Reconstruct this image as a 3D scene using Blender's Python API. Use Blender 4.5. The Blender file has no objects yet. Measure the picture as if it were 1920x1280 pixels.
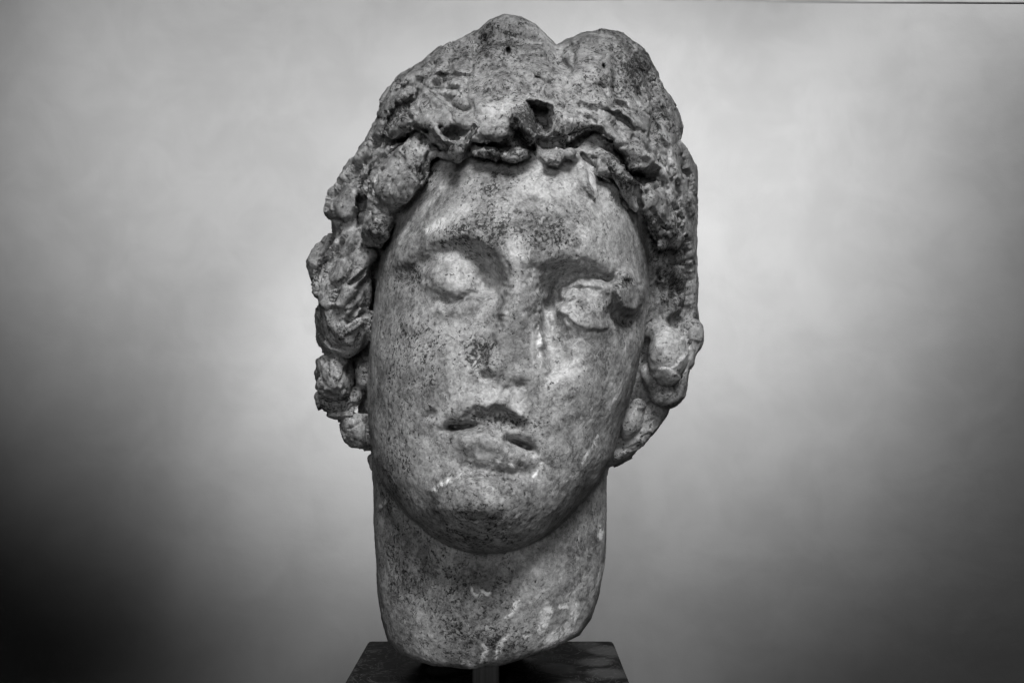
import bpy, math, random
import numpy as np
from mathutils import Vector

# ------------------------------------------------------------------ camera, light, exposure
SC = 0.0004            # metres per sculpting unit (one photograph pixel at the depth of the neck axis)
FOC = 1800.0           # focal length in photograph pixels
EYE_Z = 1.324          # camera height: level with the mouth of the head
HZ = 730.0             # photograph row of the horizon

scene = bpy.context.scene
cam_d = bpy.data.cameras.new("camera")
cam = bpy.data.objects.new("camera", cam_d)
scene.collection.objects.link(cam)
cam.location = (0, -FOC * SC, EYE_Z)
cam.rotation_euler = (math.radians(90), 0, 0)
cam_d.sensor_width = 36.0
cam_d.lens = 36.0 * FOC / 1920.0
cam_d.shift_y = (HZ - 640.0) / 1920.0
cam_d.clip_start = 0.01
cam_d.clip_end = 100
scene.camera = cam

world = bpy.data.worlds.new("World")
scene.world = world
world.use_nodes = True
bg = world.node_tree.nodes["Background"]
bg.inputs[0].default_value = (1, 1, 1, 1)
bg.inputs[1].default_value = 0.006

def aim(o, target):
    o.rotation_euler = (Vector(target) - o.location).to_track_quat('-Z', 'Y').to_euler()

def area_light(name, loc, target, sx, sy, power, spread=180):
    d = bpy.data.lights.new(name, 'AREA')
    d.shape = 'RECTANGLE'; d.size = sx; d.size_y = sy; d.energy = power
    d.spread = math.radians(spread)
    o = bpy.data.objects.new(name, d); scene.collection.objects.link(o)
    o.location = loc; aim(o, target)
    return o

def spot_light(name, loc, target, power, cone, blend, radius):
    d = bpy.data.lights.new(name, 'SPOT')
    d.energy = power; d.spot_size = math.radians(cone); d.spot_blend = blend
    d.shadow_soft_size = radius
    o = bpy.data.objects.new(name, d); scene.collection.objects.link(o)
    o.location = loc; aim(o, target)
    return o

WALL_Y = 1.05
# soft lamp above and in front of the head, plus added fill and wall spots
KW = 63.0
spot_light("overhead_lamp", (0.12, -1.00, 2.24), (0, -0.1, 1.335), 1.80 * KW, 29, 1.0, 0.28)
spot_light("front_fill", (-0.15, -1.60, 1.50), (0, 0, 1.35), .50 * KW, 24, 1.0, 0.30)  # unseen fill added from behind the camera to lift face and neck
spot_light("wall_fill_spot", (-.611, .18, 1.775), (-.421, WALL_Y, 1.814), .352 * KW, 110.2, 1.0, .03)  # unseen spots added to shape the wall's bright pool and dark corners
spot_light("wall_fill_spot", (.30, .184, 1.779), (.237, WALL_Y, 1.62), .47 * KW, 96.0, 1.0, .03)
spot_light("wall_fill_spot", (.115, .225, 1.82), (-.243, WALL_Y, 1.30), .34 * KW, 40, 1.0, .03)
spot_light("wall_fill_spot", (.791, .598, 2.599), (1.026, WALL_Y, 1.796), .37 * KW, 89.5, 1.0, .03)

vs = scene.view_settings
vs.view_transform = 'Standard'; vs.look = 'None'; vs.exposure = 0.0; vs.gamma = 1.0
vs.use_curve_mapping = False

# ------------------------------------------------------------------ helpers
def at(x, y, d):
    """photograph pixel at a depth d (units behind the neck axis) -> world point"""
    s = (FOC + d) / FOC
    return ((x - 960.0) * s * SC, d * SC, EYE_Z + (HZ - y) * s * SC)

def link(name, mesh, mat, parent=None):
    o = bpy.data.objects.new(name, mesh)
    scene.collection.objects.link(o)
    if mat: mesh.materials.append(mat)
    if parent: o.parent = parent
    return o

class NT:
    def __init__(self, name):
        self.m = bpy.data.materials.new(name); self.m.use_nodes = True
        self.t = self.m.node_tree
        self.b = self.t.nodes["Principled BSDF"]
    def n(self, typ, **kw):
        nd = self.t.nodes.new(typ)
        for k, v in kw.items():
            if k.startswith('i_'):
                key = k[2:]
                nd.inputs[int(key) if key.isdigit() else key.replace('_', ' ')].default_value = v
            else: setattr(nd, k, v)
        return nd
    def l(self, a, b): self.t.links.new(a, b)
    def noise(self, vec, scale, detail=4, rough=.55, dist=0.0, lac=2.0):
        nd = self.n('ShaderNodeTexNoise', i_Scale=scale, i_Detail=detail, i_Roughness=rough, i_Distortion=dist, i_Lacunarity=lac)
        self.l(vec, nd.inputs['Vector']); return nd.outputs[0]
    def math(self, op, a, b=None, c=None, clamp=False):
        nd = self.n('ShaderNodeMath', operation=op, use_clamp=clamp)
        for i, v in enumerate((a, b, c)):
            if v is None: continue
            if isinstance(v, (int, float)): nd.inputs[i].default_value = v
            else: self.l(v, nd.inputs[i])
        return nd.outputs[0]
    def step(self, v, lo, hi, a=0.0, b=1.0):
        nd = self.n('ShaderNodeMapRange', interpolation_type='SMOOTHSTEP')
        self.l(v, nd.inputs[0])
        nd.inputs[1].default_value = lo; nd.inputs[2].default_value = hi
        nd.inputs[3].default_value = a; nd.inputs[4].default_value = b
        return nd.outputs[0]
    def mix(self, f, a, b):
        nd = self.n('ShaderNodeMix', data_type='FLOAT')
        for s, v in ((0, f), (2, a), (3, b)):
            if isinstance(v, (int, float)): nd.inputs[s].default_value = v
            else: self.l(v, nd.inputs[s])
        return nd.outputs[0]
    def attr(self, name):
        return self.n('ShaderNodeAttribute', attribute_name=name).outputs['Fac']
    def grey(self, v):
        nd = self.n('ShaderNodeCombineColor')
        for i in range(3): self.l(v, nd.inputs[i])
        return nd.outputs[0]
    def bump(self, h, strength, dist, prev=None):
        nd = self.n('ShaderNodeBump', i_Strength=strength, i_Distance=dist)
        self.l(h, nd.inputs['Height'])
        if prev is not None: self.l(prev, nd.inputs['Normal'])
        return nd.outputs[0]

def pos(t):
    return t.n('ShaderNodeTexCoord').outputs['Object']

# ------------------------------------------------------------------ materials
def mat_marble():
    t = NT("weathered_marble")
    p = pos(t)
    stain = t.attr('stain'); scar = t.attr('scar'); worn_lit = t.attr('worn_lit')
    big = t.noise(p, 16, 3, .5)
    mid = t.noise(p, 75, 5, .62, .6)
    fine = t.noise(p, 260, 5, .68, .8)
    grain = t.noise(p, 850, 2, .6)
    v = t.math('ADD', t.step(big, .3, .7, -.06, .06), t.step(mid, .28, .72, -.13, .13))
    v = t.math('ADD', v, t.step(fine, .28, .72, -.16, .16))
    v = t.math('ADD', v, t.step(grain, .3, .7, -.06, .06))
    v = t.math('ADD', v, .40)
    v = t.math('ADD', v, t.math('MULTIPLY', worn_lit, .27))  # pale wear, plus the light painted along hair ridges
    # white crystalline flecks
    fl = t.noise(p, 120, 6, .7, 1.2)
    flk = t.step(fl, .585, .65)
    v = t.mix(t.math('MULTIPLY', flk, .65), v, .72)
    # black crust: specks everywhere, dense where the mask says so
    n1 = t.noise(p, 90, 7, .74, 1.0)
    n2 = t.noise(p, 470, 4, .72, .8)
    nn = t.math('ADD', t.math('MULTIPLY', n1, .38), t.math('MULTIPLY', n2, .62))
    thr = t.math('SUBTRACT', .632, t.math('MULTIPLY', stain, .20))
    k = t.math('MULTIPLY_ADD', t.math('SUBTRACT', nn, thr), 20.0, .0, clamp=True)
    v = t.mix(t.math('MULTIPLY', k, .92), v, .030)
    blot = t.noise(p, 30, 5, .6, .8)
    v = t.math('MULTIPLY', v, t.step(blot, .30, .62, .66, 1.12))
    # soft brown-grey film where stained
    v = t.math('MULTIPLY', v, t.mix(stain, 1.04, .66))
    # pale scars and scratches
    sn = t.noise(p, 170, 5, .7, .8)
    sc = t.math('MULTIPLY', t.math('MULTIPLY', scar, 1.7), t.step(sn, .42, .58), clamp=True)
    v = t.mix(sc, v, .92)
    t.l(t.grey(v), t.b.inputs['Base Color'])
    t.b.inputs['Roughness'].default_value = .62
    t.b.inputs['Specular IOR Level'].default_value = .32
    h1 = t.noise(p, 75, 6, .62, .5)
    h2 = t.noise(p, 300, 5, .66, .4)
    nb = t.bump(h1, .16, .0020)
    nb = t.bump(h2, .42, .0010, nb)
    nb = t.bump(t.math('MULTIPLY', k, -1.0), .55, .0013, nb)
    t.l(nb, t.b.inputs['Normal'])
    return t.m

def mat_plinth():
    t = NT("dark_breccia")
    p = pos(t)
    warp = t.noise(p, 18, 4, .6)
    vadd = t.n('ShaderNodeVectorMath', operation='MULTIPLY_ADD')
    nz = t.n('ShaderNodeTexNoise', i_Scale=16, i_Detail=4, i_Roughness=.6)
    t.l(p, nz.inputs['Vector'])
    t.l(nz.outputs['Color'], vadd.inputs[0]); vadd.inputs[1].default_value = (.035,) * 3; t.l(p, vadd.inputs[2])
    vo = t.n('ShaderNodeTexVoronoi', i_Scale=30); t.l(vadd.outputs[0], vo.inputs['Vector'])
    cell = t.n('ShaderNodeSeparateColor'); t.l(vo.outputs['Color'], cell.inputs[0])
    patch = t.math('MULTIPLY', t.step(cell.outputs[0], .30, .62), t.step(vo.outputs['Distance'], .62, .35))
    v = t.mix(patch, .006, .060)
    vein = t.noise(p, 34, 6, .6, 2.2)
    vv = t.math('MULTIPLY', t.step(t.math('ABSOLUTE', t.math('SUBTRACT', vein, .5)), .022, .0), .6)
    v = t.mix(vv, v, .11)
    v = t.math('ADD', v, t.step(t.noise(p, 220, 3), .3, .7, -.004, .005))
    t.l(t.grey(v), t.b.inputs['Base Color'])
    t.b.inputs['IOR'].default_value = 1.15
    t.b.inputs['Roughness'].default_value = .45
    t.b.inputs['Specular IOR Level'].default_value = .06
    t.l(t.bump(t.noise(p, 160, 4), .15, .0006), t.b.inputs['Normal'])
    return t.m

def mat_metal():
    t = NT("dull_steel")
    p = pos(t)
    mp = t.n('ShaderNodeMapping'); t.l(p, mp.inputs[0]); mp.inputs['Scale'].default_value = (600, 600, 12)
    n = t.noise(mp.outputs[0], 1.0, 3)
    t.l(t.grey(t.step(n, .3, .7, .05, .09)), t.b.inputs['Base Color'])
    t.b.inputs['Metallic'].default_value = .4
    t.b.inputs['Roughness'].default_value = .5
    return t.m

def mat_wall():
    t = NT("painted_plaster")
    p = pos(t)
    a = t.noise(p, 2.2, 4, .55, .3)
    b = t.noise(p, 9, 5, .6, .4)
    mp = t.n('ShaderNodeMapping'); t.l(p, mp.inputs[0]); mp.inputs['Scale'].default_value = (3, 3, 22)
    c = t.noise(mp.outputs[0], 1.0, 4, .6, .5)
    v = t.math('ADD', t.step(a, .3, .7, -.022, .022), t.step(b, .3, .7, -.034, .034))
    v = t.math('ADD', v, t.step(c, .3, .7, -.006, .006))
    g = t.noise(p, 900, 2, .6)
    v = t.math('ADD', v, t.step(g, .25, .75, -.075, .075))
    v = t.math('ADD', v, .62)
    vo = t.n('ShaderNodeTexVoronoi', i_Scale=3.1); t.l(p, vo.inputs['Vector'])
    spot = t.step(vo.outputs['Distance'], .045, .03)
    v = t.mix(t.math('MULTIPLY', spot, .09), v, .3)
    t.l(t.grey(v), t.b.inputs['Base Color'])
    t.b.inputs['Roughness'].default_value = .9
    t.b.inputs['Specular IOR Level'].default_value = .1
    nb = t.bump(t.noise(p, 380, 3, .6), .25, .0006)
    nb = t.bump(t.noise(p, 14, 4, .55), .30, .004, nb)
    t.l(nb, t.b.inputs['Normal'])
    return t.m

def mat_joint():
    t = NT("dark_joint_filler")
    n = t.noise(pos(t), 12, 4, .6)
    t.l(t.grey(t.step(n, .35, .65, .44, .62)), t.b.inputs['Base Color'])
    t.b.inputs['Roughness'].default_value = .9
    return t.m

M_MARBLE, M_PLINTH, M_METAL, M_WALL, M_JOINT = mat_marble(), mat_plinth(), mat_metal(), mat_wall(), mat_joint()

# ------------------------------------------------------------------ wall
def box_mesh(name, x0, x1, y0, y1, z0, z1, bevel=0.0, seg=2):
    import bmesh
    bm = bmesh.new()
    bmesh.ops.create_cube(bm, size=1)
    for v in bm.verts:
        v.co = ((x0 + x1) / 2 + v.co.x * (x1 - x0), (y0 + y1) / 2 + v.co.y * (y1 - y0), (z0 + z1) / 2 + v.co.z * (z1 - z0))
    if bevel:
        bmesh.ops.bevel(bm, geom=bm.edges[:], offset=bevel, segments=seg, affect='EDGES', profile=.6)
    me = bpy.data.meshes.new(name); bm.to_mesh(me); bm.free()
    return me

wall = link("wall", box_mesh("wall", -2.2, 2.2, WALL_Y, WALL_Y + .15, 0, 2.6), M_WALL)
wall["kind"] = "structure"
# a hairline joint with the panel above, just inside the top of the picture
jm = bpy.data.meshes.new("panel_joint")
jd = WALL_Y / SC
jv = [at(x, y, jd + o) for o in (-5, 10) for x, y in ((-1200, -7.0), (2900, 8.8), (2900, 5.2), (-1200, -10.6))]
jm.from_pydata(jv, [], [(0, 1, 2, 3), (7, 6, 5, 4), (0, 4, 5, 1), (1, 5, 6, 2), (2, 6, 7, 3), (3, 7, 4, 0)])
joint = link("panel_joint", jm, M_JOINT, wall)

# ------------------------------------------------------------------ plinth and post
PT = EYE_Z - 560 * SC
PX0, PX1 = -.1287, .0906
plinth = link("plinth", box_mesh("plinth", PX0, PX1, -200 * SC, 345 * SC, 0.0, PT, .004, 3), M_PLINTH)
plinth["label"] = "dark veined polished stone plinth under the marble head"
plinth["category"] = "plinth"
px = (911 - 960) * SC * .96
post = link("support_post", box_mesh("support_post", px - .0096, px + .0096, -80 * SC, -40 * SC, PT, PT + .055, .0012, 2), M_METAL)
post["label"] = "narrow dull metal post holding the neck above the plinth"
post["category"] = "post"

# ------------------------------------------------------------------ the head, sculpted as a distance field
HX, HD = 2.0, 4.0
xs = np.arange(556, 1344, HX, dtype=np.float32)
ys = np.arange(12, 1272, HX, dtype=np.float32)
ds = np.arange(-460, 372, HD, dtype=np.float32)
NX, NY, ND = len(xs), len(ys), len(ds)
X2, Y2 = np.meshgrid(xs, ys, indexing='ij')
D1 = ds[None, None, :]

def smooth1(v, n):
    k = np.hanning(n + 2)[1:-1]; k /= k.sum()
    return np.convolve(np.pad(v, n, mode='edge'), k, mode='same')[n:-n]

def prof(ky, kv, n=17):
    return smooth1(np.interp(ys, ky, kv), n).astype(np.float32)

def smin(a, b, k):
    h = np.clip(.5 + .5 * (b - a) / k, 0, 1)
    return b + (a - b) * h - k * h * (1 - h)

def smax(a, b, k): return -smin(-a, -b, k)

def poly_sdf(pts, X=None, Y=None):
    X = X2 if X is None else X; Y = Y2 if Y is None else Y
    d = np.full(X.shape, 1e9, np.float32); s = np.ones(X.shape, np.float32)
    n = len(pts)
    for i in range(n):
        (ax, ay), (bx, by) = pts[i], pts[i - 1]
        ex, ey = bx - ax, by - ay; wx, wy = X - ax, Y - ay
        h = np.clip((wx * ex + wy * ey) / (ex * ex + ey * ey + 1e-9), 0, 1)
        d = np.minimum(d, (wx - ex * h) ** 2 + (wy - ey * h) ** 2)
        c1 = Y >= ay; c2 = Y < by; c3 = ex * wy > ey * wx
        flip = (c1 & c2 & c3) | (~c1 & ~c2 & ~c3)
        s = np.where(flip, -s, s)
    return s * np.sqrt(d)

def spline(pts, sub=6):
    """Catmull-Rom through points of any dimension"""
    p = np.array(pts, np.float32)
    if len(p) < 3: return p
    q = np.vstack([2 * p[0] - p[1], p, 2 * p[-1] - p[-2]])
    out = []
    for i in range(1, len(q) - 2):
        for t in np.linspace(0, 1, sub, endpoint=False):
            a, b, c, d = q[i - 1], q[i], q[i + 1], q[i + 2]
            out.append(.5 * (2 * b + (c - a) * t + (2 * a - 5 * b + 4 * c - d) * t * t + (3 * b - a - 3 * c + d) * t ** 3))
    out.append(q[-2])
    return np.array(out, np.float32)

def line_dist(pts, X, Y, rad=None):
    """distance / local radius to a polyline (x, y[, r])"""
    best = np.full(X.shape, 1e9, np.float32)
    for i in range(len(pts) - 1):
        a, b = pts[i], pts[i + 1]
        ex, ey = b[0] - a[0], b[1] - a[1]
        wx, wy = X - a[0], Y - a[1]
        h = np.clip((wx * ex + wy * ey) / (ex * ex + ey * ey + 1e-9), 0, 1)
        r = a[2] + (b[2] - a[2]) * h
        best = np.minimum(best, np.sqrt((wx - ex * h) ** 2 + (wy - ey * h) ** 2) / np.maximum(r, .5))
    return best

def window(pts, m):
    p = np.array(pts)
    r = p[:, 2].max() * m + 6
    i0, i1 = np.searchsorted(xs, [p[:, 0].min() - r, p[:, 0].max() + r])
    j0, j1 = np.searchsorted(ys, [p[:, 1].min() - r, p[:, 1].max() + r])
    return slice(max(i0, 0), i1), slice(max(j0, 0), j1)

PROFILE = {
    'c': (1.02, lambda u: .5 + .5 * np.cos(np.pi * np.clip(u, 0, 1))),
    't': (1.42, lambda u: np.clip(1 - u / 1.4, 0, 1) ** .85),
    'd': (1.02, lambda u: np.clip(1 - u * u, 0, 1) ** .85),
    'g': (2.6, lambda u: np.exp(-u * u * 1.0)),
    'r': (1.02, lambda u: np.sqrt(np.clip(1 - u * u, 0, 1))),                    # round rope
    'f': (1.35, lambda u: 1 - np.clip((u - .70) / .6, 0, 1) ** 2 * (3 - 2 * np.clip((u - .70) / .6, 0, 1))),  # flat slab
}

def hash3(i, j, k, seed):
    h = (i.astype(np.uint32) * np.uint32(374761393) + j.astype(np.uint32) * np.uint32(668265263)
         + k.astype(np.uint32) * np.uint32(2147483647) + np.uint32(seed * 974711))
    h = (h ^ (h >> np.uint32(13))) * np.uint32(1274126177)
    h = h ^ (h >> np.uint32(16))
    return (h & np.uint32(0xffffff)).astype(np.float32) / 8388608.0 - 1.0

def vnoise(P, scale, seed):
    p = P / scale + 1000.0
    i = np.floor(p).astype(np.int64); f = (p - i).astype(np.float32)
    g = f * f * f * (f * (f * 6 - 15) + 10)
    r = 0
    for a in (0, 1):
        for b in (0, 1):
            for c in (0, 1):
                w = (g[:, 0] if a else 1 - g[:, 0]) * (g[:, 1] if b else 1 - g[:, 1]) * (g[:, 2] if c else 1 - g[:, 2])
                ii = (i[:, 0] + a, i[:, 1] + b, i[:, 2] + c)
                r = r + w * (hash3(*ii, seed) * (f[:, 0] - a) + hash3(*ii, seed + 50) * (f[:, 1] - b) + hash3(*ii, seed + 90) * (f[:, 2] - c))
    return r * 1.6

def noise2(scale, seed):
    return vnoise(np.c_[X2.ravel(), Y2.ravel(), np.zeros(X2.size)], scale, seed).reshape(X2.shape).astype(np.float32)
# hand-cut edges: every stroke is drawn through a slightly wandering lattice
XW = X2 + 5.0 * noise2(26, 301) + 3.0 * noise2(11, 302) + 1.6 * noise2(5, 305)
YW = Y2 + 5.0 * noise2(26, 303) + 3.0 * noise2(11, 304) + 1.6 * noise2(5, 306)

def stroke(F, pts, amp, kind='g', sub=5, mode='add'):
    """raise (amp>0) or sink a stroke in a relief map; pts are (x, y, radius)"""
    m, fn = PROFILE[kind]
    q = spline(pts, sub) if len(pts) > 2 else np.array(pts, np.float32)
    if len(q) == 1: q = np.vstack([q, q + [[.1, 0, 0]]])
    w = window(q, m)
    u = line_dist(q, XW[w], YW[w])
    v = amp * fn(u)
    if mode == 'add': F[w] += v
    elif mode == 'max': F[w] = np.maximum(F[w], v)
    elif mode == 'min': F[w] = np.minimum(F[w], v)

def blob(F, x, y, rx, ry, ang, amp, kind='g'):
    m, fn = PROFILE[kind]
    a = math.radians(ang); c, s = math.cos(a), math.sin(a)
    r = max(rx, ry)
    w = window([(x, y, r)], m * 1.05)
    dx, dy = XW[w] - x, YW[w] - y
    u = np.sqrt(((dx * c + dy * s) / rx) ** 2 + ((-dx * s + dy * c) / ry) ** 2)
    F[w] += amp * fn(u)

def area(F, pts, amp, soft, tilt=None):
    """raise or sink a polygon with a ramp of width soft at its border; tilt fades it from one point to another"""
    p = np.array(pts, np.float32)
    w = window(np.c_[p, np.full(len(p), soft * .6 + 2)], 1.0)
    d = poly_sdf(pts, XW[w], YW[w])
    t = np.clip(.5 - d / soft, 0, 1)
    t = t * t * (3 - 2 * t)
    if tilt:
        x0, y0, x1, y1 = tilt
        q = ((X2[w] - x0) * (x1 - x0) + (Y2[w] - y0) * (y1 - y0)) / ((x1 - x0) ** 2 + (y1 - y0) ** 2)
        t = t * np.clip(1 - q, 0, 1)
    F[w] += amp * t

def loft(xl, xr, dm, de, rb, F, n=2.4, cap=None):
    xm = (xl + xr) / 2; hw = np.maximum((xr - xl) / 2, 1)
    t2 = np.abs((X2 - xm[None]) / hw[None]) ** n
    e = (D1 + (0 if F is None else F[:, :, None])) - de[None, :, None]
    e = np.where(e < 0, e / (de - dm)[None, :, None], e / rb[None, :, None])
    g = np.sqrt(t2[:, :, None] + e * e) - 1
    R = np.minimum(hw, (de - dm) * 1.0)
    return (g * R[None, :, None]).astype(np.float32)

# --- face -----------------------------------------------------------------
yk = [200, 250, 300, 350, 400, 450, 500, 560, 640, 730, 800, 860, 905, 955, 1000, 1020, 1034, 1060]
f_xl = prof(yk, [830, 790, 768, 752, 736, 722, 710, 702, 694, 688, 692, 700, 715, 752, 802, 836, 872, 905], 9)
f_xr = prof(yk, [1150, 1180, 1200, 1208, 1212, 1215, 1216, 1214, 1207, 1187, 1165, 1148, 1122, 1078, 1030, 996, 956, 920], 9)
f_dm = prof(yk, [-170, -240, -295, -325, -342, -348, -338, -334, -342, -348, -350, -350, -350, -346, -320, -300, -272, -240])
f_de = prof(yk, [20, -10, -40, -60, -70, -80, -80, -80, -80, -80, -90, -100, -115, -150, -190, -212, -232, -235])
f_rb = prof(yk, [200] * 10 + [190, 180, 165, 150, 130, 120, 110, 100])

F = np.zeros((NX, NY), np.float32)
# brow ridges, glabella
stroke(F, [(752, 492, 26), (800, 452, 28), (856, 436, 28), (905, 450, 26), (935, 482, 22)], 10)
stroke(F, [(1030, 490, 22), (1060, 476, 24), (1110, 482, 24), (1180, 512, 24)], 10)
stroke(F, [(978, 440, 44), (976, 500, 36), (974, 560, 30)], 13)
blob(F, 972, 470, 60, 45, 0, 10)
blob(F, 905, 400, 90, 60, 0, 5)
# eye sockets
blob(F, 884, 508, 54, 40, 12, -27)
stroke(F, [(800, 492, 16), (840, 468, 17), (885, 474, 18), (918, 506, 20), (928, 540, 18)], -11)
blob(F, 920, 528, 24, 32, -20, -14)
blob(F, 764, 512, 26, 22, -35, -20)
blob(F, 1084, 548, 66, 40, 14, -34)
stroke(F, [(1034, 562, 16), (1042, 533, 18), (1068, 518, 17), (1104, 512, 12), (1140, 522, 9)], -24)
blob(F, 1042, 543, 22, 26, 15, -18)
stroke(F, [(1032, 566, 20), (1040, 620, 22), (1052, 680, 24)], -24)
# eyeballs
blob(F, 845, 522, 80, 66, 10, 22, 'c')
blob(F, 850, 518, 54, 44, 12, 9, 'd')
blob(F, 1110, 570, 62, 50, 12, 34, 'd')
# nose ridge (broken off) with a hard edge on its right flank
stroke(F, [(968, 500, 34), (966, 560, 36), (958, 620, 44), (952, 650, 52)], 19)
blob(F, 948, 752, 70, 26, 4, 9)
T = np.zeros((NX, NY), np.float32)
area(T, [(950, 455), (996, 455), (1011, 560), (1009, 620), (1015, 680), (1022, 712), (990, 742), (935, 742), (902, 712), (915, 660), (938, 600)], 1, 24)
F += 25 * T * np.clip((Y2 - 470) / 120, 0, 1) * np.clip((752 - Y2) / 190, 0, 1)
stroke(F, [(1026, 570, 11), (1027, 630, 12), (1038, 690, 14)], -22)
blob(F, 905, 690, 34, 26, 0, 10)
blob(F, 990, 712, 34, 24, 0, 8)
# lids
stroke(F, [(1036, 560, 6), (1058, 542, 6.5), (1085, 529, 7), (1112, 529, 8), (1140, 540, 10)], 12)
stroke(F, [(1036, 566, 6), (1058, 586, 8), (1080, 606, 15), (1116, 619, 19), (1152, 608, 15)], 15)
stroke(F, [(1046, 551, 4), (1064, 541, 4), (1092, 536, 4)], -8)
stroke(F, [(826, 566, 5), (850, 570, 5), (880, 552, 5), (915, 543, 5)], -6)
stroke(F, [(830, 586, 12), (872, 576, 12), (916, 556, 10)], 7)
blob(F, 1043, 559, 8, 6, 0, -9)
blob(F, 913, 533, 9, 8, 0, -9)
# broken lid chunk at the outer corner of the right eye
blob(F, 1180, 550, 26, 38, -8, 46, 'f')
blob(F, 1150, 548, 30, 18, 20, 12)
blob(F, 1174, 527, 14, 9, 0, -18)
blob(F, 1168, 602, 28, 15, 18, -34)
blob(F, 1150, 585, 10, 18, 0, -20)
# cheeks
blob(F, 800, 680, 85, 70, 0, 12)
blob(F, 1095, 720, 75, 70, 0, 12)
# nasolabial and mouth hollow
blob(F, 925, 800, 90, 36, 8, 6)
area(F, [(832, 806), (870, 782), (905, 768), (945, 766), (975, 790), (1005, 842), (970, 838), (930, 822), (895, 806)], -24, 26, (930, 765, 926, 840))
stroke(F, [(900, 762, 10), (940, 760, 12), (985, 782, 10)], 8)
stroke(F, [(846, 800, 9), (864, 800, 10), (888, 797, 6)], -13)
stroke(F, [(838, 803, 14), (866, 804, 13), (900, 800, 8)], -9)
stroke(F, [(952, 822, 6), (970, 830, 9), (992, 837, 10)], -13)
stroke(F, [(960, 826, 10), (998, 842, 14)], -8)
# lower lip
stroke(F, [(872, 826, 17), (915, 834, 24), (955, 856, 18)], 11)
stroke(F, [(895, 857, 7), (930, 866, 8), (962, 876, 7)], 5)
stroke(F, [(880, 878, 15), (930, 886, 17), (985, 886, 14)], -15)
# chin: upper rim stays, front is broken away and faces down
stroke(F, [(815, 916, 18), (850, 905, 20), (900, 902, 20), (945, 912, 18), (985, 932, 18)], 6)
blob(F, 893, 946, 80, 46, 5, 27)
# nostril pits and small chips
blob(F, 910, 704, 9, 9, 0, -20)
blob(F, 906, 670, 22, 18, -20, -8)
blob(F, 974, 724, 11, 8, 0, -11)
blob(F, 951, 727, 7, 7, 0, -6)
blob(F, 806, 778, 13, 7, -30, -11)
blob(F, 979, 871, 3.2, 3.2, 0, -14)
blob(F, 1040, 745, 40, 5, 60, -3)

phi = loft(f_xl, f_xr, f_dm, f_de, f_rb, F, 2.45)
phi = smax(phi, (Y2 - 1037)[:, :, None] + 0 * D1, 16)

# --- neck -----------------------------------------------------------------
yk = [700, 860, 900, 1000, 1060, 1110, 1160, 1200, 1250, 1272]
n_xl = prof(yk, [700, 693, 692, 695, 698, 700, 704, 708, 715, 720], 9)
n_xr = prof(yk, [1143, 1145, 1145, 1144, 1140, 1135, 1128, 1120, 1110, 1100], 9)
n_dm = prof(yk, [-170, -175, -180, -186, -188, -186, -180, -170, -150, -140])
n_de = prof(yk, [20] * 10); n_rb = prof(yk, [200] * 10)
F = np.zeros((NX, NY), np.float32)
stroke(F, [(760, 900, 40), (860, 1060, 45), (900, 1200, 40)], 9)
stroke(F, [(1090, 900, 40), (1010, 1070, 45), (960, 1200, 40)], 9)
blob(F, 1090, 1180, 50, 40, -30, -10)
face_phi = phi.astype(np.float16)
neck = loft(n_xl, n_xr, n_dm, n_de, n_rb, F, 2.3)
cut = poly_sdf([(690, 640), (1146, 640), (1144, 1000), (1136, 1062), (1124, 1112), (1108, 1160), (1086, 1190), (1040, 1212), (990, 1231), (930, 1249), (880, 1253), (810, 1246), (756, 1229), (728, 1203), (714, 1160), (704, 1100), (696, 1000)])
neck = smax(neck, cut[:, :, None] - np.zeros_like(D1), 16)
neck = smax(neck, 12 * (650 - Y2)[:, :, None] / 12 + 0 * D1, 20)
phi = smin(phi, neck, 9)
del neck

# --- hair shell -----------------------------------------------------------
OUT = [(945, 27), (918, 38), (895, 58), (860, 74), (815, 98), (790, 118), (752, 138), (728, 166), (714, 192), (706, 226), (690, 260), (664, 298),
       (636, 336), (614, 362), (610, 392), (613, 430), (604, 458), (582, 466), (573, 490), (577, 530), (590, 575), (590, 636), (594, 662), (586, 690),
       (586, 742), (604, 776), (630, 792), (640, 822), (664, 842), (688, 850), (692, 880), (700, 1100), (720, 1270), (1120, 1270), (1142, 1040), (1142, 876),
       (1186, 862), (1226, 820), (1258, 772), (1284, 744), (1298, 696), (1320, 642), (1326, 612), (1316, 596), (1312, 540), (1308, 440), (1306, 402), (1312, 372), (1310, 334),
       (1296, 292), (1276, 262), (1280, 238), (1268, 204), (1242, 168), (1226, 128), (1204, 92), (1168, 66), (1128, 57), (1090, 64), (1062, 76), (1042, 86),
       (1024, 66), (1004, 46), (976, 32)]
hull = poly_sdf(OUT)
yk = [0, 30, 60, 100, 150, 200, 260, 330, 400, 470, 530, 600, 700, 800, 860, 900]
h_xl = prof(yk, [905, 860, 805, 765, 730, 704, 684, 640, 622, 622, 628, 636, 650, 680, 710, 740], 11)
h_xr = prof(yk, [1170, 1205, 1235, 1252, 1268, 1284, 1298, 1312, 1316, 1316, 1316, 1314, 1296, 1240, 1190, 1150], 11)
h_dm = prof(yk, [20, -60, -130, -190, -246, -280, -300, -302, -258, -170, -90, -50, -20, -10, 0, 10], 15)
h_de = prof(yk, [90] + [70] * 15); h_rb = prof(yk, [60, 130, 180, 220, 250] + [270] * 6 + [250, 230, 190, 150, 120])
F = np.zeros((NX, NY), np.float32)
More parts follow.
